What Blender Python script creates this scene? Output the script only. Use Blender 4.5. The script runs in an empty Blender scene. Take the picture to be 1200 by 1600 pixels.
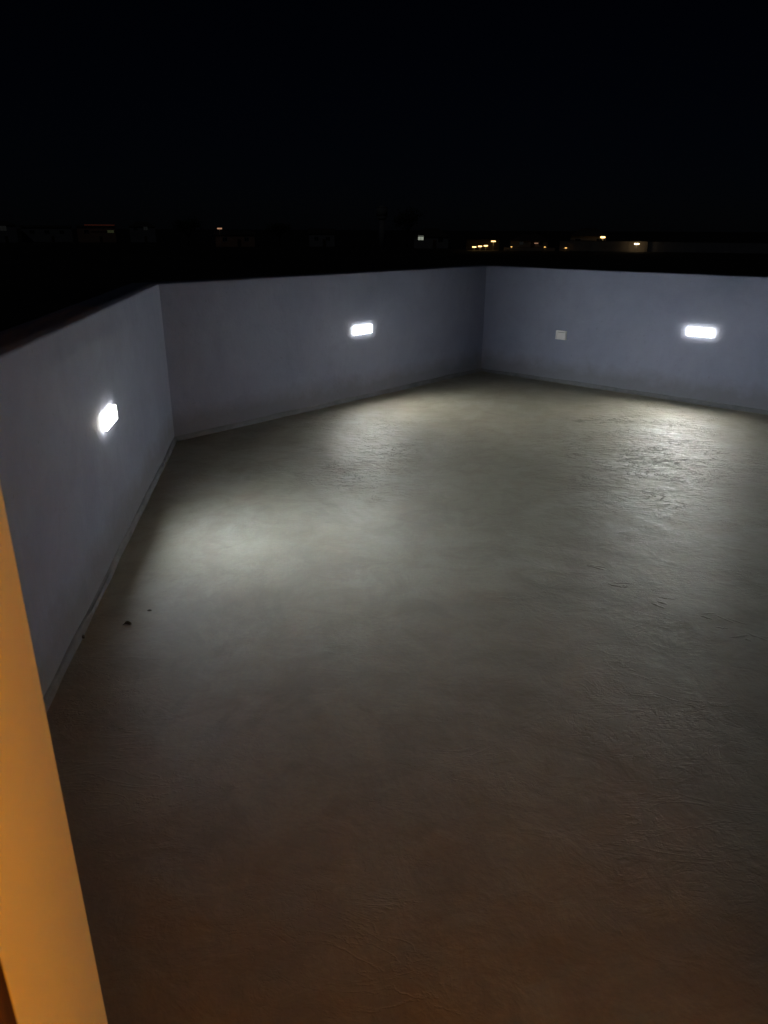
import bpy, bmesh, math, random
import numpy as np
from mathutils import Vector, Matrix, noise

random.seed(7)
S = bpy.context.scene
COL = S.collection

# ------------------------------------------------------------------ camera
PITCH, ROLL = 0.372150, 0.004939
fw = Vector((0, math.cos(PITCH), -math.sin(PITCH)))
up = Vector((0, math.sin(PITCH), math.cos(PITCH)))
rt = Vector((1, 0, 0))
r2 = rt * math.cos(ROLL) + up * math.sin(ROLL)
u2 = -rt * math.sin(ROLL) + up * math.cos(ROLL)
CAM_H = 1.44
cd = bpy.data.cameras.new('camera')
cam = bpy.data.objects.new('camera', cd)
COL.objects.link(cam)
rot = Matrix((r2, u2, -fw)).transposed()
cam.matrix_world = Matrix.Translation((0, 0, CAM_H)) @ rot.to_4x4()
cd.sensor_fit = 'VERTICAL'
cd.sensor_height = 36.0
cd.sensor_width = 27.0
cd.lens = 36.0 * 1129.7 / 1600.0
cd.clip_start = 0.02
cd.clip_end = 20000
cd.dof.use_dof = True
cd.dof.focus_distance = 5.5
cd.dof.aperture_fstop = 9.0
S.camera = cam

# ------------------------------------------------------------------ world: moonless-looking night sky
W = bpy.data.worlds.new('World')
S.world = W
W.use_nodes = True
nt = W.node_tree
bg = nt.nodes['Background']
sky = nt.nodes.new('ShaderNodeTexSky')
sky.sky_type = 'NISHITA'
sky.sun_disc = False
sky.sun_elevation = math.radians(40)
sky.sun_rotation = math.radians(200)
sky.air_density = 1.0
sky.dust_density = 0.3
tint = nt.nodes.new('ShaderNodeMix')
tint.data_type = 'RGBA'
tint.blend_type = 'MULTIPLY'
tint.inputs[0].default_value = 1.0
tint.inputs[7].default_value = (.62, .8, 1.5, 1)       # deep blue of a clear night
nt.links.new(sky.outputs['Color'], tint.inputs[6])
nt.links.new(tint.outputs[2], bg.inputs['Color'])
bg.inputs['Strength'].default_value = 0.00015

# added faint fill from behind the house to lift the dark ground, same direction as the sky's sun
ml = bpy.data.lights.new('moon_fill', 'SUN')
ml.energy = 0.018
ml.angle = math.radians(.5)
ml.color = (.86, .92, 1.0)
mo = bpy.data.objects.new('moon_fill', ml)
COL.objects.link(mo)
_e, _r = math.radians(40), math.radians(200)
_d = Vector((math.sin(_r) * math.cos(_e), math.cos(_r) * math.cos(_e), math.sin(_e)))
mo.rotation_euler = _d.to_track_quat('Z', 'Y').to_euler()

S.view_settings.view_transform = 'Standard'
S.view_settings.look = 'None'
S.view_settings.exposure = 0.0
S.view_settings.gamma = 1.0
S.view_settings.use_curve_mapping = False

# lamp levels (all of them built below, the jamb fill an added one)
WALL_LAMP = 710.0
WARM_LAMP = 190.0
JAMB_FILL = 320.0

# ------------------------------------------------------------------ materials
def mat(name, base=(.5, .5, .5), rough=.6, metal=0.0, spec=.5):
    m = bpy.data.materials.new(name)
    m.use_nodes = True
    b = m.node_tree.nodes['Principled BSDF']
    b.inputs['Base Color'].default_value = (*base, 1)
    b.inputs['Roughness'].default_value = rough
    b.inputs['Metallic'].default_value = metal
    b.inputs['Specular IOR Level'].default_value = spec
    return m

class NG:
    """little helper for node graphs"""
    def __init__(s, m):
        s.t = m.node_tree
        s.b = s.t.nodes.get('Principled BSDF')
    def n(s, typ, **kw):
        nd = s.t.nodes.new(typ)
        for k, v in kw.items():
            setattr(nd, k, v)
        return nd
    def l(s, a, b):
        s.t.links.new(a, b)
    def noise(s, vec, scale, detail=4, rough=.55, dist=0.0):
        nd = s.n('ShaderNodeTexNoise')
        nd.inputs['Scale'].default_value = scale
        nd.inputs['Detail'].default_value = detail
        nd.inputs['Roughness'].default_value = rough
        nd.inputs['Distortion'].default_value = dist
        s.l(vec, nd.inputs['Vector'])
        return nd.outputs['Fac']
    def ramp(s, fac, stops):
        nd = s.n('ShaderNodeValToRGB')
        cr = nd.color_ramp
        while len(cr.elements) < len(stops):
            cr.elements.new(.5)
        for e, (p, c) in zip(cr.elements, stops):
            e.position = p
            e.color = (*c, 1) if len(c) == 3 else c
        s.l(fac, nd.inputs['Fac'])
        return nd.outputs['Color']
    def mix(s, fac, a, b, mode='MIX'):
        nd = s.n('ShaderNodeMix', data_type='RGBA', blend_type=mode)
        for sock, v in ((nd.inputs[0], fac), (nd.inputs[6], a), (nd.inputs[7], b)):
            if hasattr(v, 'links'):
                s.l(v, sock)
            elif isinstance(v, (int, float)):
                sock.default_value = v
            else:
                sock.default_value = (*v, 1)
        return nd.outputs[2]
    def math(s, op, a, b=None, c=None):
        nd = s.n('ShaderNodeMath', operation=op)
        for i, v in enumerate((a, b, c)):
            if v is None:
                continue
            if hasattr(v, 'links'):
                s.l(v, nd.inputs[i])
            else:
                nd.inputs[i].default_value = v
        return nd.outputs[0]
    def mapping(s, vec, scale=(1, 1, 1), rotz=0.0):
        nd = s.n('ShaderNodeMapping')
        nd.inputs['Scale'].default_value = scale
        nd.inputs['Rotation'].default_value = (0, 0, rotz)
        s.l(vec, nd.inputs['Vector'])
        return nd.outputs['Vector']
    def bump(s, h, strength, dist, normal=None):
        nd = s.n('ShaderNodeBump')
        nd.inputs['Strength'].default_value = strength
        nd.inputs['Distance'].default_value = dist
        s.l(h, nd.inputs['Height'])
        if normal is not None:
            s.l(normal, nd.inputs['Normal'])
        return nd.outputs['Normal']
    def pos(s):
        return s.n('ShaderNodeNewGeometry').outputs['Position']

def floor_material():
    m = mat('cement_screed', rough=.5, spec=.42)
    g = NG(m)
    p = g.pos()
    # colour: trowelled cement with buff, grey and rusty blotches
    big = g.noise(p, .9, 5, .6, .6)
    c = g.ramp(big, [(.3, (.205, .188, .142)), (.5, (.245, .233, .18)), (.7, (.28, .274, .23))])
    med = g.noise(p, 4.5, 6, .65, 1.0)
    c = g.mix(g.ramp(med, [(.42, (0, 0, 0)), (.62, (.55, .55, .55))]), c, (.178, .157, .12))
    rust = g.noise(p, 2.1, 4, .6, .3)
    c = g.mix(g.ramp(rust, [(.55, (0, 0, 0)), (.72, (.4, .4, .4))]), c, (.235, .172, .12))
    stain = g.noise(p, 1.15, 5, .65, 1.4)
    c = g.mix(g.ramp(stain, [(.55, (0, 0, 0)), (.6, (.32, .32, .32)), (.66, (.1, .1, .1))]), c, (.15, .135, .105))
    fine = g.noise(p, 60, 4, .7)
    c = g.mix(g.ramp(fine, [(.3, (.45, .45, .45)), (.7, (0, 0, 0))]), c, (.175, .162, .14), 'MIX')
    g.l(c, g.b.inputs['Base Color'])
    ro = g.ramp(g.noise(p, 3.0, 5, .6, .5), [(.3, (.48, .48, .48)), (.7, (.66, .66, .66))])
    g.l(ro, g.b.inputs['Roughness'])
    # relief: fine sand grain, trowel undulation, thin trowel ridges
    def patch(x, y, rad):                               # relief raised where lamp light glances off the floor: uneven outline
        d = g.n('ShaderNodeVectorMath', operation='DISTANCE')
        g.l(p, d.inputs[0])
        d.inputs[1].default_value = (x, y, 0)
        q = g.math('ADD', g.math('DIVIDE', d.outputs['Value'], rad), g.math('MULTIPLY', g.math('SUBTRACT', g.noise(p, 1.3, 4, .6), .5), 1.1))
        return g.ramp(q, [(.3, (1, 1, 1)), (1.1, (0, 0, 0))])
    rough_at = g.math('MAXIMUM', patch(2.2, 4.9, 1.75), patch(.05, 5.0, 1.25))
    rough_at = g.math('ADD', g.math('MULTIPLY', rough_at, .92), .085)
    n1 = g.bump(g.noise(p, 8, 5, .6, .5), .4, .014)
    mp = g.mapping(p, (1.0, 2.3, 1), .35)
    nz = g.noise(mp, 3.2, 5, .6, 1.6)
    rid = g.math('ABSOLUTE', g.math('SUBTRACT', nz, .5))
    rid = g.math('SUBTRACT', 1.0, g.math('MULTIPLY', rid, 30.0))
    rid = g.math('MAXIMUM', rid, 0.0)
    msk = g.ramp(g.noise(p, 1.6, 3, .6), [(.48, (0, 0, 0)), (.64, (1, 1, 1))])
    rid = g.math('MULTIPLY', g.math('MULTIPLY', rid, msk), rough_at)
    rip = g.math('MULTIPLY', g.noise(g.mapping(p, (1.0, 1.6, 1), .2), 10, 5, .6, 1.2), rough_at)
    n1 = g.bump(rip, 1.0, .019, n1)
    n2 = g.bump(rid, 1.0, .012, n1)
    mp2 = g.mapping(p, (1.0, 1.7, 1), -.75)
    nz2 = g.noise(mp2, 6.5, 4, .6, 2.2)
    rid2 = g.math('MAXIMUM', g.math('SUBTRACT', 1.0, g.math('MULTIPLY', g.math('ABSOLUTE', g.math('SUBTRACT', nz2, .47)), 38.0)), 0.0)
    msk2 = g.ramp(g.noise(p, 1.7, 3, .6, .8), [(.5, (0, 0, 0)), (.66, (1, 1, 1))])
    n3 = g.bump(g.math('MULTIPLY', g.math('MULTIPLY', rid2, msk2), rough_at), .9, -.010, n2)
    n4 = g.bump(fine, .35, .002, n3)
    g.l(n4, g.b.inputs['Normal'])
    return m

def wall_material():
    m = mat('blue_grey_paint', rough=.72, spec=.3)
    g = NG(m)
    p = g.pos()
    c = g.ramp(g.noise(p, 1.6, 5, .6, .4), [(.32, (.246, .275, .388)), (.5, (.276, .305, .42)), (.7, (.31, .338, .455))])
    pat = g.ramp(g.noise(p, 5, 5, .62, 1.2), [(.5, (0, 0, 0)), (.68, (.3, .3, .3))])      # roller patches
    c = g.mix(pat, c, (.23, .255, .345))
    st = g.ramp(g.noise(g.mapping(p, (1, 1, .22)), 4.2, 5, .65, .4), [(.52, (0, 0, 0)), (.75, (.28, .28, .28))])   # run stains
    c = g.mix(st, c, (.21, .23, .29))
    spk = g.ramp(g.noise(p, 38, 3, .6), [(.66, (0, 0, 0)), (.74, (.5, .5, .5))])
    c = g.mix(spk, c, (.18, .19, .23))
    z = g.n('ShaderNodeSeparateXYZ')
    g.l(p, z.inputs[0])
    # splash dirt that fades out a hand's breadth above the floor
    zz = g.math('ADD', z.outputs['Z'], g.math('MULTIPLY', g.noise(p, 6, 4, .6), -.22))
    dirt = g.ramp(zz, [(.0, (.6, .6, .6)), (.14, (0, 0, 0))])
    c = g.mix(dirt, c, (.17, .17, .165))
    g.l(c, g.b.inputs['Base Color'])
    n1 = g.bump(g.noise(p, 4, 5, .6, .5), .5, .014)
    tw = g.noise(g.mapping(p, (1, 1, 1.8)), 15, 4, .6, 1.5)
    n2 = g.bump(tw, .35, .005, n1)
    n3 = g.bump(g.noise(p, 110, 4, .6), .3, .002, n2)
    g.l(n3, g.b.inputs['Normal'])
    return m

def rough_material(name, lo, hi, scale=8, rough=.85, bump=.4, bd=.006):
    m = mat(name, rough=rough, spec=.3)
    g = NG(m)
    p = g.pos()
    c = g.ramp(g.noise(p, scale, 6, .65, .4), [(.3, lo), (.7, hi)])
    g.l(c, g.b.inputs['Base Color'])
    g.l(g.bump(g.noise(p, scale * 6, 4, .65), bump, bd), g.b.inputs['Normal'])
    return m

def wood_material(name, lo, hi):
    m = mat(name, rough=.8, spec=.1)
    g = NG(m)
    p = g.n('ShaderNodeTexCoord').outputs['Object']
    c = g.ramp(g.noise(g.mapping(p, (14, 14, .9)), 3, 6, .6, 1.2), [(.3, lo), (.7, hi)])
    g.l(c, g.b.inputs['Base Color'])
    return m

def emit(name, col, strength, lens=False):
    m = bpy.data.materials.new(name)
    m.use_nodes = True
    t = m.node_tree
    t.nodes.remove(t.nodes['Principled BSDF'])
    e = t.nodes.new('ShaderNodeEmission')
    e.inputs['Color'].default_value = (*col, 1)
    e.inputs['Strength'].default_value = strength
    t.links.new(e.outputs[0], t.nodes['Material Output'].inputs['Surface'])
    if lens:                                        # LED lens: light thrown forward and down, over a weak all-round glow
        def nd(op, x, y=None, vec=False):
            q = t.nodes.new('ShaderNodeVectorMath' if vec else 'ShaderNodeMath')
            q.operation = op
            for i_, v_ in enumerate((x, y)):
                if v_ is None:
                    continue
                if hasattr(v_, 'links'):
                    t.links.new(v_, q.inputs[i_])
                else:
                    q.inputs[i_].default_value = v_
            return q.outputs['Value'] if (not vec or op == 'DOT_PRODUCT') else q.outputs['Vector']
        ge = t.nodes.new('ShaderNodeNewGeometry')
        aim = nd('ADD', ge.outputs['Normal'], (0, 0, -.27), True)
        aim = nd('NORMALIZE', aim, None, True)
        k = nd('MAXIMUM', nd('DOT_PRODUCT', aim, ge.outputs['Incoming'], True), 0.0)
        t.links.new(nd('ADD', nd('MULTIPLY', k, strength), 14.0), e.inputs['Strength'])
    return m

M = dict(
    floor=floor_material(),
    wall=wall_material(),
    skirt=rough_material('bare_cement', (.14, .152, .165), (.21, .222, .24), 7),
    house=rough_material('cream_plaster', (.70, .63, .36), (.76, .69, .42), 3, .75, .2, .003),
    front=rough_material('dark_unseen_front', (.045, .042, .04), (.07, .066, .062), 3, .7, .3, .004),  # unseen house front kept dark so it throws little light back
    outer=rough_material('outside_render', (.30, .31, .34), (.38, .39, .42), 2),
    tile=rough_material('dull_tile', (.22, .19, .15), (.28, .24, .19), 3, .4, .1, .001),
    wood=wood_material('dark_brown_wood', (.045, .02, .008), (.10, .048, .018)),
    steel=mat('brushed_steel', (.55, .55, .54), .35, 1.0),
    alu=rough_material('grey_powder_coat', (.22, .225, .23), (.27, .275, .28), 40, .5, .1, .0005),
    plastic=mat('white_plastic', (.85, .85, .85), .3),
    slot=mat('dark_slot', (.03, .03, .03), .5),
    glass_front=emit('lit_lens_glass', (.89, .965, 1.0), WALL_LAMP, True),
    halo_edge=emit('halo_edge_glow', (1.0, .95, .80), 36.0),  # edge glow added to throw a halo on the wall like lens bloom
    glass_strong=emit('lit_lens_glass_strong', (.84, .94, 1.0), WALL_LAMP * 1.5, True),  # left lamp made stronger and cooler for its floor pool
    glass_soft=emit('lit_lens_glass_neutral', (.97, .985, .92), WALL_LAMP * 1.15, True),
    halo_low=emit('halo_low_glow', (1.0, .96, .82), 40.0),  # underside glow added for the same wall halo
    bulb=emit('warm_glass', (1.0, .315, .016), WARM_LAMP),
    jamb_fill=emit('warm_jamb_fill', (1.0, .385, .022), JAMB_FILL),  # added globe that brightens the left jamb
    leaf=rough_material('dry_leaf', (.03, .022, .012), (.07, .05, .025), 60),
    stone=rough_material('grit', (.05, .045, .035), (.12, .11, .09), 50),
    ground=rough_material('dark_earth', (.055, .05, .04), (.11, .095, .075), .05, .95, .3, .05),
    townwall=rough_material('town_render', (.36, .31, .25), (.46, .40, .32), .6),
    townwall2=rough_material('town_grey_render', (.28, .27, .27), (.36, .35, .35), .6),
    townred=rough_material('town_ochre_render', (.42, .26, .18), (.50, .32, .22), .6),
    roof=rough_material('town_roof_sheet', (.10, .085, .075), (.17, .14, .12), .8),
    frame=mat('window_frame_paint', (.45, .44, .42), .5),
    darkglass=mat('unlit_window', (.02, .022, .026), .12),
    door=mat('town_door', (.10, .06, .035), .5),
    bark=rough_material('bark', (.04, .03, .02), (.09, .07, .05), 4),
    foliage=rough_material('foliage', (.03, .05, .02), (.07, .10, .04), 2),
    conc=rough_material('tower_concrete', (.28, .27, .26), (.36, .35, .33), .8),
    amber=emit('amber_tube', (1.0, .55, .15), 5.0),
    sodium=emit('sodium_streak', (1.0, .62, .22), 4.5),
    bright=emit('bright_sodium_streak', (1.0, .74, .42), 9.0),
    whitewin=emit('lit_white_window', (.80, .86, .70), .30),
    dimwin=emit('dim_lit_window', (.55, .58, .55), .009),
    greenwin=emit('dim_green_window', (.55, .62, .28), .03),
    redtube=emit('dim_red_tube', (1.0, .22, .10), .032),
    amberdim=emit('faint_amber_lamp', (1.0, .52, .30), .4),
)

# ------------------------------------------------------------------ building helpers
def link(name, bm, material=None, parent=None, smooth=False, mats=None):
    me = bpy.data.meshes.new(name)
    bmesh.ops.recalc_face_normals(bm, faces=bm.faces)
    bm.to_mesh(me)
    bm.free()
    for mm in (mats or [material]):
        me.materials.append(mm)
    if smooth:
        for f in me.polygons:
            f.use_smooth = True
    o = bpy.data.objects.new(name, me)
    COL.objects.link(o)
    if parent is not None:
        o.parent = parent
    return o

def tag(o, label=None, cat=None, group=None, kind=None):
    for k, v in (('label', label), ('category', cat), ('group', group), ('kind', kind)):
        if v:
            o[k] = v
    return o

def empty(name, loc=(0, 0, 0), rz=0.0):
    o = bpy.data.objects.new(name, None)
    o.empty_display_size = .2
    COL.objects.link(o)
    o.location = loc
    o.rotation_euler = (0, 0, rz)
    return o

def box(bm, x0, x1, y0, y1, z0, z1, bevel=0.0, seg=1, mi=0):
    r = bmesh.ops.create_cube(bm, size=1)
    vs = r['verts']
    for v in vs:
        v.co = Vector(((x0 + x1) / 2 + v.co.x * (x1 - x0), (y0 + y1) / 2 + v.co.y * (y1 - y0), (z0 + z1) / 2 + v.co.z * (z1 - z0)))
    fs = set(f for v in vs for f in v.link_faces)
    for f in fs:
        f.material_index = mi
    if bevel:
        es = list(set(e for v in vs for e in v.link_edges))
        bmesh.ops.bevel(bm, geom=es, offset=bevel, segments=seg, affect='EDGES', profile=.5)
    return vs

def boxobj(name, dims, material, parent=None, bevel=0.0, seg=1):
    bm = bmesh.new()
    box(bm, *dims, bevel, seg)
    return link(name, bm, material, parent)

def cyl(bm, p0, p1, r0, r1=None, n=12):
    p0, p1 = Vector(p0), Vector(p1)
    r1 = r0 if r1 is None else r1
    d = p1 - p0
    mtx = Matrix.Translation((p0 + p1) / 2) @ d.to_track_quat('Z', 'Y').to_matrix().to_4x4()
    bmesh.ops.create_cone(bm, cap_ends=True, segments=n, radius1=r0, radius2=r1, depth=d.length, matrix=mtx)

def prism(bm, pts, z0, z1):
    lo = [bm.verts.new((p[0], p[1], z0)) for p in pts]
    hi = [bm.verts.new((p[0], p[1], z1)) for p in pts]
    n = len(pts)
    bm.faces.new(lo[::-1])
    bm.faces.new(hi)
    for i in range(n):
        bm.faces.new((lo[i], lo[(i + 1) % n], hi[(i + 1) % n], hi[i]))

# ------------------------------------------------------------------ plan of the terrace (metres)
A = Vector((-1.522, 5.081))
B = Vector((1.058, 7.962))
AB = (B - A).normalized()
LD = Vector((.1359, -.9907)).normalized()          # left wall, from A back towards the house
RD = Vector((AB.y, -AB.x))                          # right wall, square to the back wall
C_ = B + RD * 5.0
P0 = Vector((-.367, .654))                          # outer left edge of the doorway
U = Vector((.9907, .1359))                          # along the house front
V = Vector((-.1359, .9907))                         # out of the house
S_ = P0 + U * ((A - P0).dot(U))
D_ = P0 + U * ((C_ - P0).dot(U))
D_out = D_
WALL_H = 1.094
TH = .2
inner = [S_, A, B, C_, D_]

def offset_chain(pts, d):
    out = []
    for i, p in enumerate(pts):
        ns = []
        for a, b in ((i - 1, i), (i, i + 1)):
            if 0 <= a and b < len(pts):
                t = (pts[b] - pts[a]).normalized()
                ns.append(Vector((-t.y, t.x)))      # outward = to the left of travel
        if len(ns) == 1:
            out.append(p + ns[0] * d)
        else:
            k = (ns[0] + ns[1]).normalized()
            out.append(p + k * (d / k.dot(ns[0])))
    return out

outer = offset_chain(inner, TH)
mid = offset_chain(inner, TH * .5)

# ------------------------------------------------------------------ ground and terrace floor
bm = bmesh.new()
R = 9000
rings = [0, 30, 120, 400, 1500, R]
prev = None
for r in rings:
    cur = [bm.verts.new((0, 0, -3.3))] if r == 0 else [bm.verts.new((r * math.cos(a * math.tau / 48), r * math.sin(a * math.tau / 48), -3.3)) for a in range(48)]
    if prev is not None:
        for i in range(48):
            j = (i + 1) % 48
            if len(prev) == 1:
                bm.faces.new((prev[0], cur[i], cur[j]))
            else:
                bm.faces.new((prev[i], cur[i], cur[j], prev[j]))
    prev = cur
tag(link('ground', bm, M['ground']), kind='structure')

def inside(poly, x, y):
    c = False
    n = len(poly)
    j = n - 1
    for i in range(n):
        xi, yi = poly[i]
        xj, yj = poly[j]
        if (yi > y) != (yj > y) and x < (xj - xi) * (y - yi) / (yj - yi) + xi:
            c = not c
        j = i
    return c

def floor_z(x, y):
    z = .0045 * noise.noise((x * .8, y * .8, 1.3)) + .0028 * noise.noise((x * 2.6, y * 3.1, 4.0))
    a = .5 * x + .866 * y
    b = .866 * x - .5 * y
    z += .0018 * noise.noise((a * 9 + 1.3 * noise.noise((x * 2, y * 2, 7)), b * 4.2, 9.1))
    z += .0010 * noise.noise((x * 17, y * 19, 2.2))
    return z

poly = [tuple(p) for p in mid]
poly[0] = tuple(mid[0] - V * .1)
poly[-1] = tuple(mid[-1] - V * .1)
STEP = .028
xs = np.arange(min(p[0] for p in poly), max(p[0] for p in poly), STEP)
ys = np.arange(min(p[1] for p in poly), max(p[1] for p in poly), STEP)
idx = {}
verts, faces = [], []
def vid(i, j):
    k = (i, j)
    if k not in idx:
        x, y = float(xs[i]), float(ys[j])
        idx[k] = len(verts)
        verts.append((x, y, floor_z(x, y)))
    return idx[k]
for i in range(len(xs) - 1):
    for j in range(len(ys) - 1):
        if inside(poly, xs[i] + STEP / 2, ys[j] + STEP / 2):
            faces.append((vid(i, j), vid(i + 1, j), vid(i + 1, j + 1), vid(i, j + 1)))
me = bpy.data.meshes.new('terrace_floor')
me.from_pydata(verts, [], faces)
me.materials.append(M['floor'])
me.polygons.foreach_set('use_smooth', [True] * len(me.polygons))
floor = bpy.data.objects.new('terrace_floor', me)
COL.objects.link(floor)
tag(floor, kind='structure')

# uneven mortar ridges left on the floor (parts of the floor)
def ridge(pts, w, h, seed):
    bm = bmesh.new()
    rows = []
    N = len(pts)
    for k, p in enumerate(pts):
        t = (pts[min(k + 1, N - 1)] - pts[max(k - 1, 0)]).normalized()
        n_ = Vector((-t.y, t.x))
        e = math.sin(math.pi * k / (N - 1)) ** .6
        ww = w * e * (.6 + .8 * abs(noise.noise((k * .7, seed, 0)))) + .0015
        hh = h * e * (.5 + 1.0 * abs(noise.noise((k * .9, seed, 5))))
        row = []
        for s, q in ((-1, -.004), (-.45, .75), (.1, 1), (.6, .55), (1, -.004)):
            c = p + n_ * ww * s
            z = floor_z(c.x, c.y)
            row.append(bm.verts.new((c.x, c.y, z + (hh * q if q > 0 else q))))
        rows.append(row)
    for a, b in zip(rows, rows[1:]):
        for i in range(4):
            bm.faces.new((a[i], a[i + 1], b[i + 1], b[i]))
    return bm
seam = [Vector((.90, 3.02)), Vector((1.25, 2.59)), Vector((1.42, 2.36)), Vector((1.60, 2.20))]
def along(pl, s):
    L = [(b - a).length for a, b in zip(pl, pl[1:])]
    s *= sum(L)
    for (a, b), l in zip(zip(pl, pl[1:]), L):
        if s <= l:
            return a.lerp(b, s / l)
        s -= l
    return pl[-1].copy()
rr = random.Random(3)
for k in range(22):
    s0 = rr.uniform(0, .97)
    off = Vector((rr.gauss(0, .05), rr.gauss(0, .03)))
    ln = rr.uniform(.025, .095)
    ang = rr.gauss(-.35, .35)
    c = along(seam, s0) + off
    pts = []
    for i in range(7):
        q = (i / 6 - .5) * ln
        pts.append(c + Vector((math.cos(ang) * q + .005 * noise.noise((i * .8, k, 0)), math.sin(ang) * q + .009 * noise.noise((i * .8, k, 3)))))
    link('cement_ridge', ridge(pts, rr.uniform(.008, .016), rr.uniform(.0014, .0034), k), M['floor'], floor, True)
# ------------------------------------------------------------------ parapet walls
def parapet(i, label, z_top=WALL_H):
    a, b, ao, bo = inner[i], inner[i + 1], outer[i], outer[i + 1]
    L = (b - a).length
    n = max(8, int(L / .12))
    bm = bmesh.new()
    rows = []
    for k in range(n + 1):
        t = k / n
        pi, po = a.lerp(b, t), ao.lerp(bo, t)
        nn = (po - pi).normalized()
        def dz(q):
            return .004 * noise.noise((pi.x * 1.3, pi.y * 1.3, q)) + .002 * noise.noise((pi.x * 7, pi.y * 7, q))
        c = .010
        e = .5 * (1 + noise.noise((pi.x * 9, pi.y * 9, 31)))
        c2 = c * (.6 + .8 * e)
        d = (po - pi)
        w = d.length
        prof = [(0, -.04), (0, .35), (0, .75), (0, z_top - c2), (c2 * .35 / w, z_top - c2 * .3), (c2 / w, z_top), (.5, z_top + .004), (1 - c / w, z_top), (1, z_top - c), (1, -.35)]
        row = []
        for q, (s, z) in enumerate(prof):
            p = pi + d * s
            bul = 0
            if q in (1, 2, 3):
                bul = .003 * noise.noise((pi.x * 1.1, pi.y * 1.1, z * 1.5 + 3)) if 0 < k < n else 0
            p = p + nn * bul
            row.append(bm.verts.new((p.x, p.y, z + (dz(2.0) if q > 2 and q < 9 else 0))))
        rows.append(row)
    for r0, r1 in zip(rows, rows[1:]):
        for q in range(len(r0) - 1):
            bm.faces.new((r0[q], r1[q], r1[q + 1], r0[q + 1]))
    o = link('parapet_wall', bm, M['wall'], None, True)
    tag(o, label, 'wall')
    # bare cement skirting band, slightly proud and uneven
    bm = bmesh.new()
    t_ = (b - a).normalized()
    nin = -Vector((-t_.y, t_.x))
    rows = []
    n = int(L / .06)
    for k in range(n + 1):
        t = k / n
        p = a.lerp(b, t)
        # mitre at the ends
        prot = .011 + .003 * noise.noise((p.x * 5, p.y * 5, 2))
        top = .034 + .009 * noise.noise((p.x * 3, p.y * 3, 8)) + .004 * noise.noise((p.x * 13, p.y * 13, 8))
        foot = .004 + .004 * noise.noise((p.x * 6, p.y * 6, 12))
        row = []
        for (o_, z) in ((prot + foot, -.03), (prot + foot * .8, .004), (prot + foot * .2, .016), (prot, .024), (prot, top - .006), (prot * .5, top), (-.004, top + .001)):
            q = p + nin * o_
            # keep inside the neighbours
            for j in (i - 1, i + 1):
                if 0 <= j < len(inner) - 1:
                    pass
            row.append(bm.verts.new((q.x, q.y, z)))
        rows.append(row)
    for r0, r1 in zip(rows, rows[1:]):
        for q in range(len(r0) - 1):
            bm.faces.new((r0[q], r1[q], r1[q + 1], r0[q + 1]))
    link('skirting', bm, M['skirt'], o, True)
    return o

parapet(0, 'short left parapet wall of blue grey plaster running back to the doorway')
parapet(1, 'back parapet wall of blue grey plaster facing the doorway, between the two other lit walls')
parapet(2, 'right parapet wall of blue grey plaster with the white socket beside its lamp')
parapet(3, 'side parapet wall of blue grey plaster beyond the right edge of the terrace')

# ------------------------------------------------------------------ the house: stair room at the head of the terrace, storey below
house = empty('house', (P0.x, P0.y, 0), math.atan2(U.y, U.x))
tag(house, 'house with an orange lit doorway jamb at the left edge of the terrace', 'house')
uS = (S_ - P0).dot(U)
uD = (D_ - P0).dot(U)
DW, DH = 1.16, 2.1
H = 2.7
def front_piece(name, dims, bev):
    bm = bmesh.new()
    box(bm, *dims, bev, 2)
    bmesh.ops.recalc_face_normals(bm, faces=bm.faces)
    for f in bm.faces:                              # dark outside to cut bounce, cream plaster inside and in the reveal
        f.material_index = 1 if f.normal.y > .9 else 0
    return link(name, bm, None, house, mats=[M['house'], M['front']])
front_piece('front_wall', (uS - TH, 0, -.2, 0, -.05, H), .0012)
front_piece('front_wall', (DW, uD + TH, -.2, 0, -.05, H), .006)
front_piece('lintel', (0, DW, -.2, -.001, DH, H), 0)
boxobj('side_wall', (uS - TH, -.32, -2.85, -.2, -.05, H), M['house'], house)
boxobj('side_wall', (1.75, 1.9, -2.65, -.2, -.05, H), M['house'], house)
boxobj('back_wall', (-.32, uD, -2.85, -2.65, -.05, H), M['house'], house)
boxobj('side_wall', (uD, uD + TH, -2.85, -.2, -.05, H), M['house'], house)
boxobj('roof_slab', (uS - TH - .12, uD + TH + .12, -2.97, .12, H, H + .16), M['outer'], house, .01, 1)
boxobj('room_floor', (-.32, 1.75, -2.65, -.2, -.05, .012), M['tile'], house)
boxobj('threshold', (.001, DW - .001, -.2, -.012, -.05, .014), M['tile'], house, .003, 1)
# storey under the terrace
bm = bmesh.new()
pts = [outer[0] - V * 2.84, outer[0], outer[1], outer[2], outer[3], outer[4], outer[4] - V * 2.84]
inv = house.matrix_basis.inverted()
loc = [(inv @ Vector((p.x, p.y, 0))).xy for p in pts]
loc = [Vector(p) for p in loc]
prism(bm, loc, -3.35, -.06)
link('lower_storey', bm, M['outer'], house)
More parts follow.
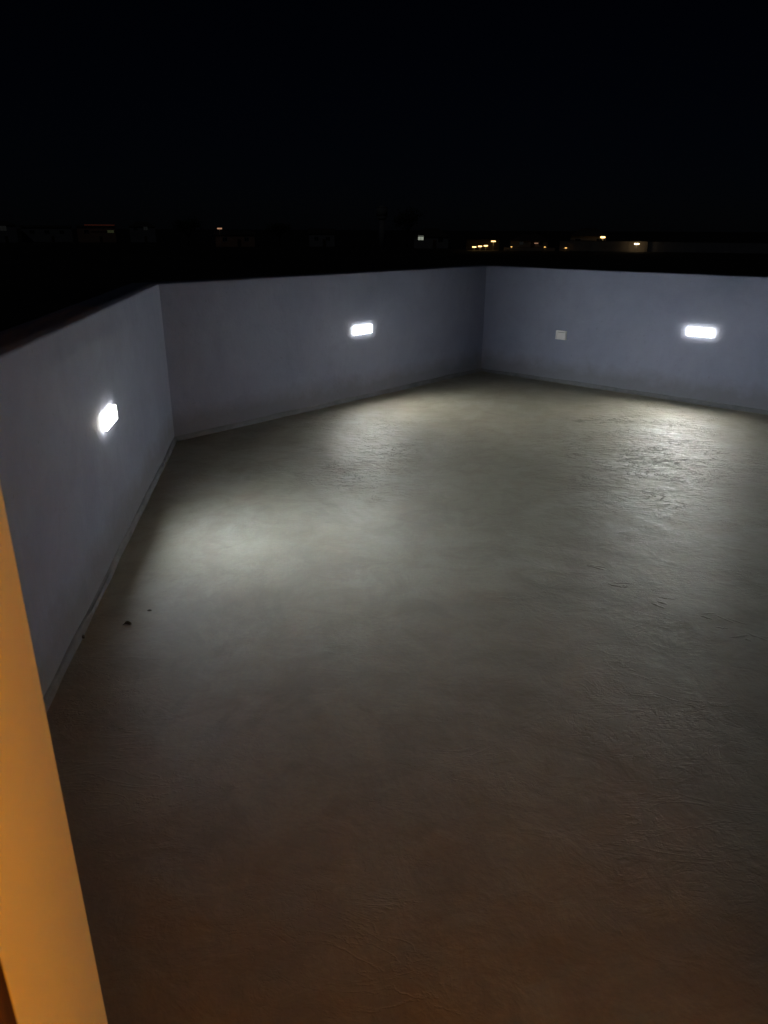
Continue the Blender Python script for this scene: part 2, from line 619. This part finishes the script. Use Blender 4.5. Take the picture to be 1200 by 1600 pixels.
# door leaf standing open inside, with frame
frame = bmesh.new()
box(frame, -.058, -.001, -.262, -.2005, 0, DH)
box(frame, DW + .012, DW + .058, -.262, -.202, 0, DH)
box(frame, -.058, DW + .058, -.262, -.202, DH + .001, DH + .06)
link('door_frame', frame, M['wood'], house)
leaf = bmesh.new()
box(leaf, -.066, -.024, -1.32, -.266, .02, DH - .01, .003, 1)
lf = link('door_leaf', leaf, M['wood'], house)
hd = bmesh.new()
for s in (1, -1):
    x0 = -.024 if s > 0 else -.066
    cyl(hd, (x0, -1.24, 1.02), (x0 + s * .045, -1.24, 1.02), .009)
    cyl(hd, (x0 + s * .045, -1.25, 1.02), (x0 + s * .045, -1.12, 1.02), .008)
link('door_handle', hd, M['steel'], lf, True)

def to_world(u, v, z=0):
    p = P0 + U * u + V * v
    return Vector((p.x, p.y, z))

# unseen warm room light, shaped as an uplighter so its light comes back from ceiling and walls as the soft orange on jamb and floor
p = to_world(.75, -2.1, .012)
wl = empty('floor_lamp', p)
tag(wl, 'unseen warm orange room light shaped as an uplighter inside the stair room', 'floor lamp')
bm = bmesh.new()
cyl(bm, (0, 0, 0), (0, 0, .025), .14, .13, 28)
link('base', bm, M['slot'], wl, True)
bm = bmesh.new()
cyl(bm, (0, 0, .025), (0, 0, 1.68), .012, .012, 14)
link('pole', bm, M['slot'], wl, True)
bm = bmesh.new()
rings = []
for (rr_, zz_) in ((.02, 1.68), (.09, 1.70), (.15, 1.74), (.19, 1.80), (.20, 1.86), (.194, 1.86), (.184, 1.80), (.145, 1.75), (.02, 1.72)):
    rings.append([bm.verts.new((rr_ * math.cos(q * math.tau / 32), rr_ * math.sin(q * math.tau / 32), zz_)) for q in range(32)])
for ra, rb in zip(rings, rings[1:]):
    for q in range(32):
        bm.faces.new((ra[q], ra[(q + 1) % 32], rb[(q + 1) % 32], rb[q]))
link('bowl', bm, M['slot'], wl, True)
bm = bmesh.new()
cyl(bm, (0, 0, 1.775), (0, 0, 1.79), .155, .155, 32)
link('glass', bm, M['bulb'], wl)

# added warm fill globe, unseen on the inner front wall: it shines straight across on to the left jamb
p = to_world(1.47, -.2005, 1.15)
sc = empty('jamb_fill_globe', p, math.atan2(U.y, U.x))
tag(sc, 'warm orange globe added unseen to light the jamb, on the inner wall right of the doorway', 'wall light')
bm = bmesh.new()
cyl(bm, (0, 0, 0), (0, -.016, 0), .05, .046, 24)
cyl(bm, (0, -.016, 0), (0, -.05, 0), .022, .026, 18)
link('bracket', bm, M['steel'], sc, True)
bm = bmesh.new()
bmesh.ops.create_uvsphere(bm, u_segments=22, v_segments=14, radius=.05, matrix=Matrix.Translation((0, -.094, 0)))
link('globe', bm, M['jamb_fill'], sc, True)

# ------------------------------------------------------------------ wall lamps on the parapets
LW, LH, LDp = .212, .068, .022
def frame_dir(i):
    t = (inner[i + 1] - inner[i]).normalized()
    return t, -Vector((-t.y, t.x))
def make_wall_lamp():
    root = empty('wall_light')
    # local frame: x along the wall, y out of the wall, z up
    bm = bmesh.new()
    box(bm, -LW / 2 + .006, LW / 2 - .006, -.003, .006, -LH / 2 + .006, LH / 2 - .006, .003, 2)
    link('back_plate', bm, M['alu'], root)
    bm = bmesh.new()
    w, h = LW / 2, LH / 2
    t = .0045
    # hood: a frame standing 20 mm in front of the opal glass on all four sides,
    # and a tray behind; an edge glow added in the gap throws a halo on the wall
    y0, y1 = .011, LDp
    box(bm, -w + .0075, w - .0075, y0, y1, h - .003, h, .001, 1)
    box(bm, -w + .0075, w - .0075, y0, y1, -h, -h + .003, .001, 1)
    link('housing', bm, M['alu'], root)
    bm = bmesh.new()
    g = .0034
    box(bm, -w + .0075, w - .0075, .0065, y1 - .009, -h + g, h - g)
    for sx in (-1, 1):                              # glowing cheeks closing the ends
        xa, xb = sorted((sx * w, sx * (w - .007)))
        box(bm, xa, xb, .0062, y1 - .001, -h, h)
    bmesh.ops.recalc_face_normals(bm, faces=bm.faces)
    for f in bm.faces:
        c_ = f.calc_center_median()
        f.material_index = (0 if abs(c_.x) < w * .5 else 1) if f.normal.y > .9 else (2 if f.normal.z < -.9 else 1)
    link('diffuser', bm, None, root, mats=[M['glass_front'], M['halo_edge'], M['halo_low']])
    for s in (-1, 1):
        bm = bmesh.new()
        cyl(bm, (s * (w - .022), LDp - .012, -h - .0025), (s * (w - .022), LDp - .012, -h + .001), .0045, .0045, 10)
        link('screw', bm, M['steel'], root)
    return root
def children(o):
    return [c for c in bpy.data.objects if c.parent == o]
def copy_tree(o):
    c = o.copy()
    COL.objects.link(c)
    for ch in children(o):
        d = ch.copy()
        COL.objects.link(d)
        d.parent = c
    return c
proto = make_wall_lamp()
spots = [(1, 1.98, .617, 'lit rectangular wall light in the middle of the back parapet wall'),
         (0, 1.862, .634, 'lit rectangular wall light seen at a steep angle on the left parapet wall'),
         (2, 2.27, .622, 'lit rectangular wall light right of the white socket on the right parapet wall')]
for k, (wi, s, z, lab) in enumerate(spots):
    o = proto if k == 0 else copy_tree(proto)
    t, nin = frame_dir(wi)
    start = A if wi in (0, 1) else B
    dr = LD if wi == 0 else t
    p = start + dr * s
    o.location = (p.x, p.y, z)
    # x axis along the wall, y axis into the terrace
    xax = Vector((nin.y, -nin.x))
    o.rotation_euler = (0, 0, math.atan2(xax.y, xax.x))
    tag(o, lab, 'wall light', 'wall lights around the terrace')
    if wi != 2:                                     # left and middle LEDs tuned apart to fit their floor pools: left coolest, middle most neutral
        df = [c for c in children(o) if c.name.startswith('diffuser')][0]
        df.material_slots[0].link = 'OBJECT'
        df.material_slots[0].material = M['glass_strong' if wi == 0 else 'glass_soft']

# white socket with flap
t, nin = frame_dir(2)
p = B + RD * .938
xax = Vector((nin.y, -nin.x))
so = empty('wall_socket', (p.x, p.y, .473), math.atan2(xax.y, xax.x))
tag(so, 'small white plastic socket box on the right parapet wall', 'socket')
bm = bmesh.new()
box(bm, -.057, .057, -.003, .012, -.044, .044, .004, 2)
link('back_box', bm, M['plastic'], so)
bm = bmesh.new()
for q in ((-.055, .055, .012, .024, .030, .042), (-.055, -.043, .012, .024, -.042, .0298), (.043, .055, .012, .024, -.042, .0298), (-.0428, .0428, .012, .024, -.042, -.033)):
    box(bm, *q, .002, 1)
link('surround', bm, M['plastic'], so)
bm = bmesh.new()
box(bm, -.041, .041, .012, .021, -.031, .0265, .003, 2)
fl = link('flap', bm, M['plastic'], so)
boxobj('flap_hinge', (-.036, .036, .0125, .0185, .0267, .0298), M['slot'], so)

# ------------------------------------------------------------------ litter on the floor
def lump(name, c, r, material, label, cat, flat=.5, seed=0, group=None):
    bm = bmesh.new()
    bmesh.ops.create_icosphere(bm, subdivisions=2, radius=1)
    for v in bm.verts:
        k = 1 + .35 * noise.noise(v.co * 1.6 + Vector((seed, 0, 0)))
        v.co = Vector((v.co.x * k * r, v.co.y * k * r * .7, v.co.z * k * r * flat))
    o = link(name, bm, material, None, False)
    o.location = (c[0], c[1], floor_z(*c) + r * flat * .7)
    o.rotation_euler = (0, 0, seed * 1.7)
    return tag(o, label, cat, group)
# curled dry leaf
bm = bmesh.new()
rows = []
for i in range(9):
    t_ = i / 8
    wv = .012 * math.sin(math.pi * min(1, t_ * .96 + .02)) ** .8 + .0006
    row = []
    for j in range(5):
        s = (j - 2) / 2
        row.append(bm.verts.new(((t_ - .5) * .042 + .003 * s * s, s * wv, .0015 + .010 * abs(s) ** 1.5 * math.sin(math.pi * t_) + .004 * math.sin(t_ * 5))))
    rows.append(row)
for a, b in zip(rows, rows[1:]):
    for j in range(4):
        bm.faces.new((a[j], a[j + 1], b[j + 1], b[j]))
lo = link('dry_leaf', bm, M['leaf'], None, True)
sm = lo.modifiers.new('thick', 'SOLIDIFY')
sm.thickness = .0012
lo.scale = (.85, .85, .7)
lo.location = (-.999, 2.466, floor_z(-.999, 2.466) + .001)
lo.rotation_euler = (0, 0, .25)
tag(lo, 'dark curled dry leaf lying on the floor near the left wall', 'leaf')
lump('pebble', (-.945, 2.574), .0085, M['stone'], 'tiny dark pebble on the floor just behind the dry leaf', 'pebble', .45, 2)
lump('pebble', (-1.135, 2.37), .011, M['stone'], 'dark crumb of grit against the foot of the left wall', 'pebble', .6, 5)

# ------------------------------------------------------------------ the dark town across the plain, about 200 m away
GZ = -3.3
def town(name, az, D, label, cat, group=None, turn=0.0):
    a = math.radians(az)
    o = empty(name, (D * math.sin(a), D * math.cos(a), GZ), -a + turn)
    return tag(o, label, cat, group)
# local frame: x to the right as seen from the terrace, y away, z up
def hip_roof(bm, x0, x1, y0, y1, z0, z1, ridge=.35, over=.5):
    x0 -= over; x1 += over; y0 -= over; y1 += over
    w = x1 - x0
    cy = (y0 + y1) / 2
    cx = (x0 + x1) / 2
    v = [bm.verts.new(q) for q in ((x0, y0, z0), (x1, y0, z0), (x1, y1, z0), (x0, y1, z0), (cx - w * ridge / 2, cy, z1), (cx + w * ridge / 2, cy, z1))]
    for f in ((0, 1, 5, 4), (1, 2, 5), (2, 3, 4, 5), (3, 0, 4), (3, 2, 1, 0)):
        bm.faces.new([v[i] for i in f])
def windows(parent, spec, y, material=None):
    for (x, z, w, h, mt) in spec:
        bm = bmesh.new()
        t = .08
        box(bm, x - w / 2 - t, x + w / 2 + t, y - .06, y - .002, z - h / 2 - t, z - h / 2)
        box(bm, x - w / 2 - t, x + w / 2 + t, y - .06, y - .002, z + h / 2, z + h / 2 + t)
        box(bm, x - w / 2 - t, x - w / 2, y - .06, y - .002, z - h / 2, z + h / 2)
        box(bm, x + w / 2, x + w / 2 + t, y - .06, y - .002, z - h / 2, z + h / 2)
        box(bm, x - .03, x + .03, y - .05, y - .002, z - h / 2, z + h / 2)
        f = link('window', bm, M['frame'], parent)
        boxobj('pane', (x - w / 2, x + w / 2, y - .022, y - .004, z - h / 2, z + h / 2), M[mt], f)
def door(parent, x, y, w=1.0, h=2.1):
    d = boxobj('door', (x - w / 2, x + w / 2, y - .05, y - .003, .02, h), M['door'], parent)
    boxobj('handle', (x + w / 2 - .14, x + w / 2 - .10, y - .09, y - .051, 1.0, 1.12), M['steel'], d)
def dwelling(az, D, w, d, h, rh, wallm, label, wins, group='houses across the dark plain', turn=0.0, hip=True, dx=0):
    o = town('town_house', az, D, label, 'house', group, turn)
    boxobj('wall', (-w / 2, w / 2, 0, d, -.3, h), M[wallm], o)
    bm = bmesh.new()
    if hip:
        hip_roof(bm, -w / 2, w / 2, 0, d, h + .01, rh)
    else:
        box(bm, -w / 2 - .3, w / 2 + .3, -.5, d + .3, h + .01, h + .25)
        box(bm, -w / 2 - .3, w / 2 + .3, -.5, -.3, h + .255, rh)
    link('roof', bm, M['roof'], o)
    windows(o, wins, 0)
    door(o, w * .1, 0)
    return o
def lamp_bar(az, D, z, w, h, m, label, group=None, pole=None, y=-.7):
    """a lamp with its motion streak built as a tube in a tray, on an arm from a wall or on its own pole"""
    o = town('streak_lamp', az, D, label, 'lamp', group)
    zz = z - GZ
    boxobj('tray', (-w / 2 - .05, w / 2 + .05, y - .12, y + .12, zz + h / 2 + .002, zz + h / 2 + .07), M['frame'], o)
    bm = bmesh.new()
    cyl(bm, (-w / 2, y, zz), (w / 2, y, zz), h / 2, h / 2, 10)
    link('tube', bm, m, o, True)
    bm = bmesh.new()
    if pole:
        cyl(bm, (0, y + .3, -.3), (0, y + .3, zz + .1), .07, .05, 10)
        cyl(bm, (0, y + .3, zz + .08), (0, y, zz + h / 2 + .08), .03, .03, 8)
        link('pole', bm, M['frame'], o, True)
    else:
        cyl(bm, (0, y, zz + h / 2 + .08), (0, -.02, zz + h / 2 + .08), .03, .03, 8)
        link('arm', bm, M['frame'], o, True)
    return o

# right: house with hipped roof and its long lit compound wall
dwelling(14.7, 208, 9.0, 9, 3.4, 5.4, 'townwall', 'house with hipped roof behind the orange lit compound wall',
         [(-2.6, 2.2, 1.4, 1.2, 'darkglass'), (2.8, 2.2, 1.4, 1.2, 'darkglass')])
cw = town('compound_wall', 15.75, 198, 'long low compound wall lit orange below the hipped roof house', 'wall')
boxobj('wall_panel', (-10.4, 10.4, 0, .25, -.3, 2.35), M['townwall'], cw)
boxobj('coping', (-10.5, 10.5, -.08, .33, 2.352, 2.45), M['roof'], cw)
for k in range(6):
    boxobj('pier', (-10.4 + k * 4.1, -10.0 + k * 4.1, -.1, -.002, -.3, 2.345), M['townwall'], cw)
gw = town('compound_wall', 23.2, 199, 'dim grey compound wall at the far right past the orange lit one', 'wall')
boxobj('wall_panel', (-15.2, 16, 0, .25, -.3, 2.3), M['townwall2'], gw)
boxobj('coping', (-15.3, 16.1, -.08, .33, 2.302, 2.4), M['roof'], gw)
lamp_bar(15.70, 203, -.05, 1.1, .38, M['sodium'], 'yellow streaked lamp standing above the compound wall beside the hipped roof', pole=True)
lamp_bar(18.05, 196.5, -1.46, 1.1, .26, M['bright'], 'bright streaked lamp at the right end of the orange lit compound wall', pole=True)
lamp_bar(13.2, 196.8, -2.55, .5, .08, M['amber'], 'faint low lamp at the left end of the orange lit compound wall', pole=True)
lamp_bar(23.93, 197.5, -3.0, .8, .08, M['dimwin'], 'faint grey lamp low in front of the grey compound wall', pole=True)

# house between: dim window, small lamp, lit plinth
dwelling(10.55, 200, 9.4, 8, 2.3, 3.9, 'townwall', 'small house with a dim window left of the orange lit compound wall',
         [(-1.9, 1.72, .9, .75, 'dimwin'), (3.0, 1.6, .9, .8, 'darkglass')])
lamp_bar(11.07, 199.4, -1.56, .95, .16, M['amberdim'], 'dim streaked lamp on the front of the small house', y=-.5)
lw = town('garden_wall', 10.6, 196.5, 'low garden wall catching amber light before the small house', 'wall')
boxobj('wall_panel', (-6.3, 6.3, 0, .2, -.3, .75), M['townwall'], lw)
boxobj('coping', (-6.4, 6.4, -.05, .25, .752, .82), M['roof'], lw)
lamp_bar(9.3, 194.6, -2.35, .4, .06, M['amber'], 'weak amber garden lamp left of the small house gate', pole=True)
lamp_bar(11.7, 194.6, -2.35, .4, .06, M['amber'], 'weak amber garden lamp right of the small house gate', pole=True)

# row of three amber streaked lamps and one above, on a dark shed
sh = town('shed', 7.2, 200, 'dark low shed behind the row of three amber lamps', 'shed')
boxobj('wall', (-4.2, 4.2, 0, 6, -.3, 2.6), M['ground'], sh)
bm = bmesh.new()
v = [bm.verts.new(q) for q in ((-4.6, -.4, 2.45), (4.6, -.4, 2.45), (4.6, 6.4, 3.2), (-4.6, 6.4, 3.2))]
bm.faces.new(v)
bmesh.ops.solidify(bm, geom=bm.faces[:], thickness=.08)
link('roof', bm, M['roof'], sh)
boxobj('door', (1.2, 3.6, -.06, -.003, .02, 2.2), M['door'], sh)
for az, z, lab in ((6.59, -2.50, 'leftmost of the three low amber streaked lamps on the dark shed'),
                   (7.01, -2.34, 'middle one of the three low amber streaked lamps on the dark shed'),
                   (7.43, -2.18, 'rightmost of the three low amber streaked lamps on the dark shed')):
    lamp_bar(az, 196.0, z, .95, .24, M['sodium'], lab, 'row of amber streaked lamps', pole=True)
lamp_bar(7.97, 196.5, -1.13, 1.15, .22, M['sodium'], 'single amber streaked lamp higher up right of the row of three', 'row of amber streaked lamps', pole=True)

# house with the small white lit window
dwelling(3.4, 215, 9.5, 8, 3.0, 5.2, 'townwall2', 'dark house with one small whitish lit window in the middle distance',
         [(-2.9, 3.05 - .35, 1.5, 1.15, 'whitewin'), (2.6, 2.2, 1.3, 1.1, 'darkglass')])
# round tower and dark tree beside it
tw = town('water_tower', -.25, 230, 'faint grey round water tower left of the tall dark tree', 'tower')
bm = bmesh.new()
cyl(bm, (0, 0, -.3), (0, 0, 7.4), 1.0, .9, 20)
link('shaft', bm, M['conc'], tw, True)
bm = bmesh.new()
cyl(bm, (0, 0, 7.402), (0, 0, 8.4), .95, 1.6, 24)
cyl(bm, (0, 0, 8.402), (0, 0, 10.8), 1.6, 1.6, 24)
cyl(bm, (0, 0, 10.802), (0, 0, 11.4), 1.65, .4, 24)
link('tank', bm, M['conc'], tw, True)

def tree(az, D, h, r, label, seed):
    o = town('tree', az, D, label, 'tree', 'trees across the dark plain')
    rnd = random.Random(seed)
    bm = bmesh.new()
    cyl(bm, (0, 0, -.3), (0, 0, h * .45), .28, .17, 9)
    tips = []
    for k in range(6):
        a = k * 1.05 + rnd.uniform(-.3, .3)
        st = Vector((0, 0, h * rnd.uniform(.3, .45)))
        en = Vector((math.cos(a) * r * .7, math.sin(a) * r * .7, h * rnd.uniform(.6, .9)))
        cyl(bm, st, en, .12, .04, 6)
        tips.append(en)
    link('trunk', bm, M['bark'], o, True)
    bm = bmesh.new()
    for k in range(900):
        c = rnd.choice(tips) if rnd.random() < .75 else Vector((0, 0, h * .7))
        p_ = c + Vector((rnd.gauss(0, r * .28), rnd.gauss(0, r * .28), rnd.gauss(0, h * .1)))
        if p_.z < h * .25:
            continue
        s = rnd.uniform(.18, .42)
        q = Matrix.Rotation(rnd.uniform(0, 6.28), 3, Vector((rnd.gauss(0, 1), rnd.gauss(0, 1), rnd.gauss(0, 1))).normalized())
        vs = [bm.verts.new(p_ + q @ Vector(e) * s) for e in ((-1, 0, 0), (0, -.5, .1), (1, 0, 0), (0, .5, .1))]
        bm.faces.new(vs)
    link('crown', bm, M['foliage'], o)
    return o
tree(1.6, 215, 9.5, 3.4, 'tall dark tree right of the faint round water tower', 11)
tree(-14.3, 240, 7.5, 3.6, 'rounded dark tree standing left of the faint amber lamp', 12)
tree(-7.8, 240, 6.4, 3.4, 'low dark tree between the amber lamp and the faint grey block', 13)

# left half: very dim houses
dwelling(-4.7, 230, 7.5, 7, 3.6, 5.0, 'townwall2', 'faint grey flat roofed block left of the round water tower',
         [(-1.6, 2.2, 1.2, 1.1, 'darkglass'), (1.8, 2.2, 1.2, 1.1, 'darkglass')], hip=False)
dwelling(-11.0, 225, 11, 8, 3.2, 4.4, 'townred', 'brownish flat roofed house under the faint amber lamp',
         [(-2.9, 2.0, 1.2, 1.1, 'darkglass'), (3.2, 2.0, 1.2, 1.1, 'darkglass')], hip=False)
lamp_bar(-12.06, 220, 1.55, 1.3, .34, M['amberdim'], 'faint amber lamp on a pole above the brownish house', pole=True)
dwelling(-17.4, 300, 9, 8, 5.4, 7.2, 'townwall2', 'dark house with one dim grey window on the left skyline',
         [(1.2, 4.8, 1.4, 1.2, 'dimwin'), (-2.4, 4.8, 1.4, 1.2, 'darkglass')])
dwelling(-20.45, 300, 13, 9, 5.2, 5.7, 'townred', 'flat roofed house with a dim red light along its roof edge',
         [(4.9, 3.7, 2.2, .9, 'greenwin'), (-3.4, 3.6, 1.6, 1.2, 'darkglass')], hip=False)
lamp_bar(-20.2, 299, 2.55, 10.2, .2, M['redtube'], 'long dim red tube light along the roof edge of the left house', y=-1.2)
dwelling(-23.6, 310, 17, 9, 5.0, 5.7, 'townwall2', 'long dark block left of the house with red roof light',
         [(-5, 3.4, 1.6, 1.2, 'darkglass'), (0, 3.4, 1.6, 1.2, 'darkglass'), (5, 3.4, 1.6, 1.2, 'darkglass')], hip=False)
dwelling(-26.3, 300, 9, 8, 5.6, 7.0, 'townwall2', 'dark house with a dim window at the far left edge',
         [(.4, 4.6, 2.0, 1.6, 'dimwin'), (-2.8, 4.6, 1.4, 1.2, 'darkglass')])
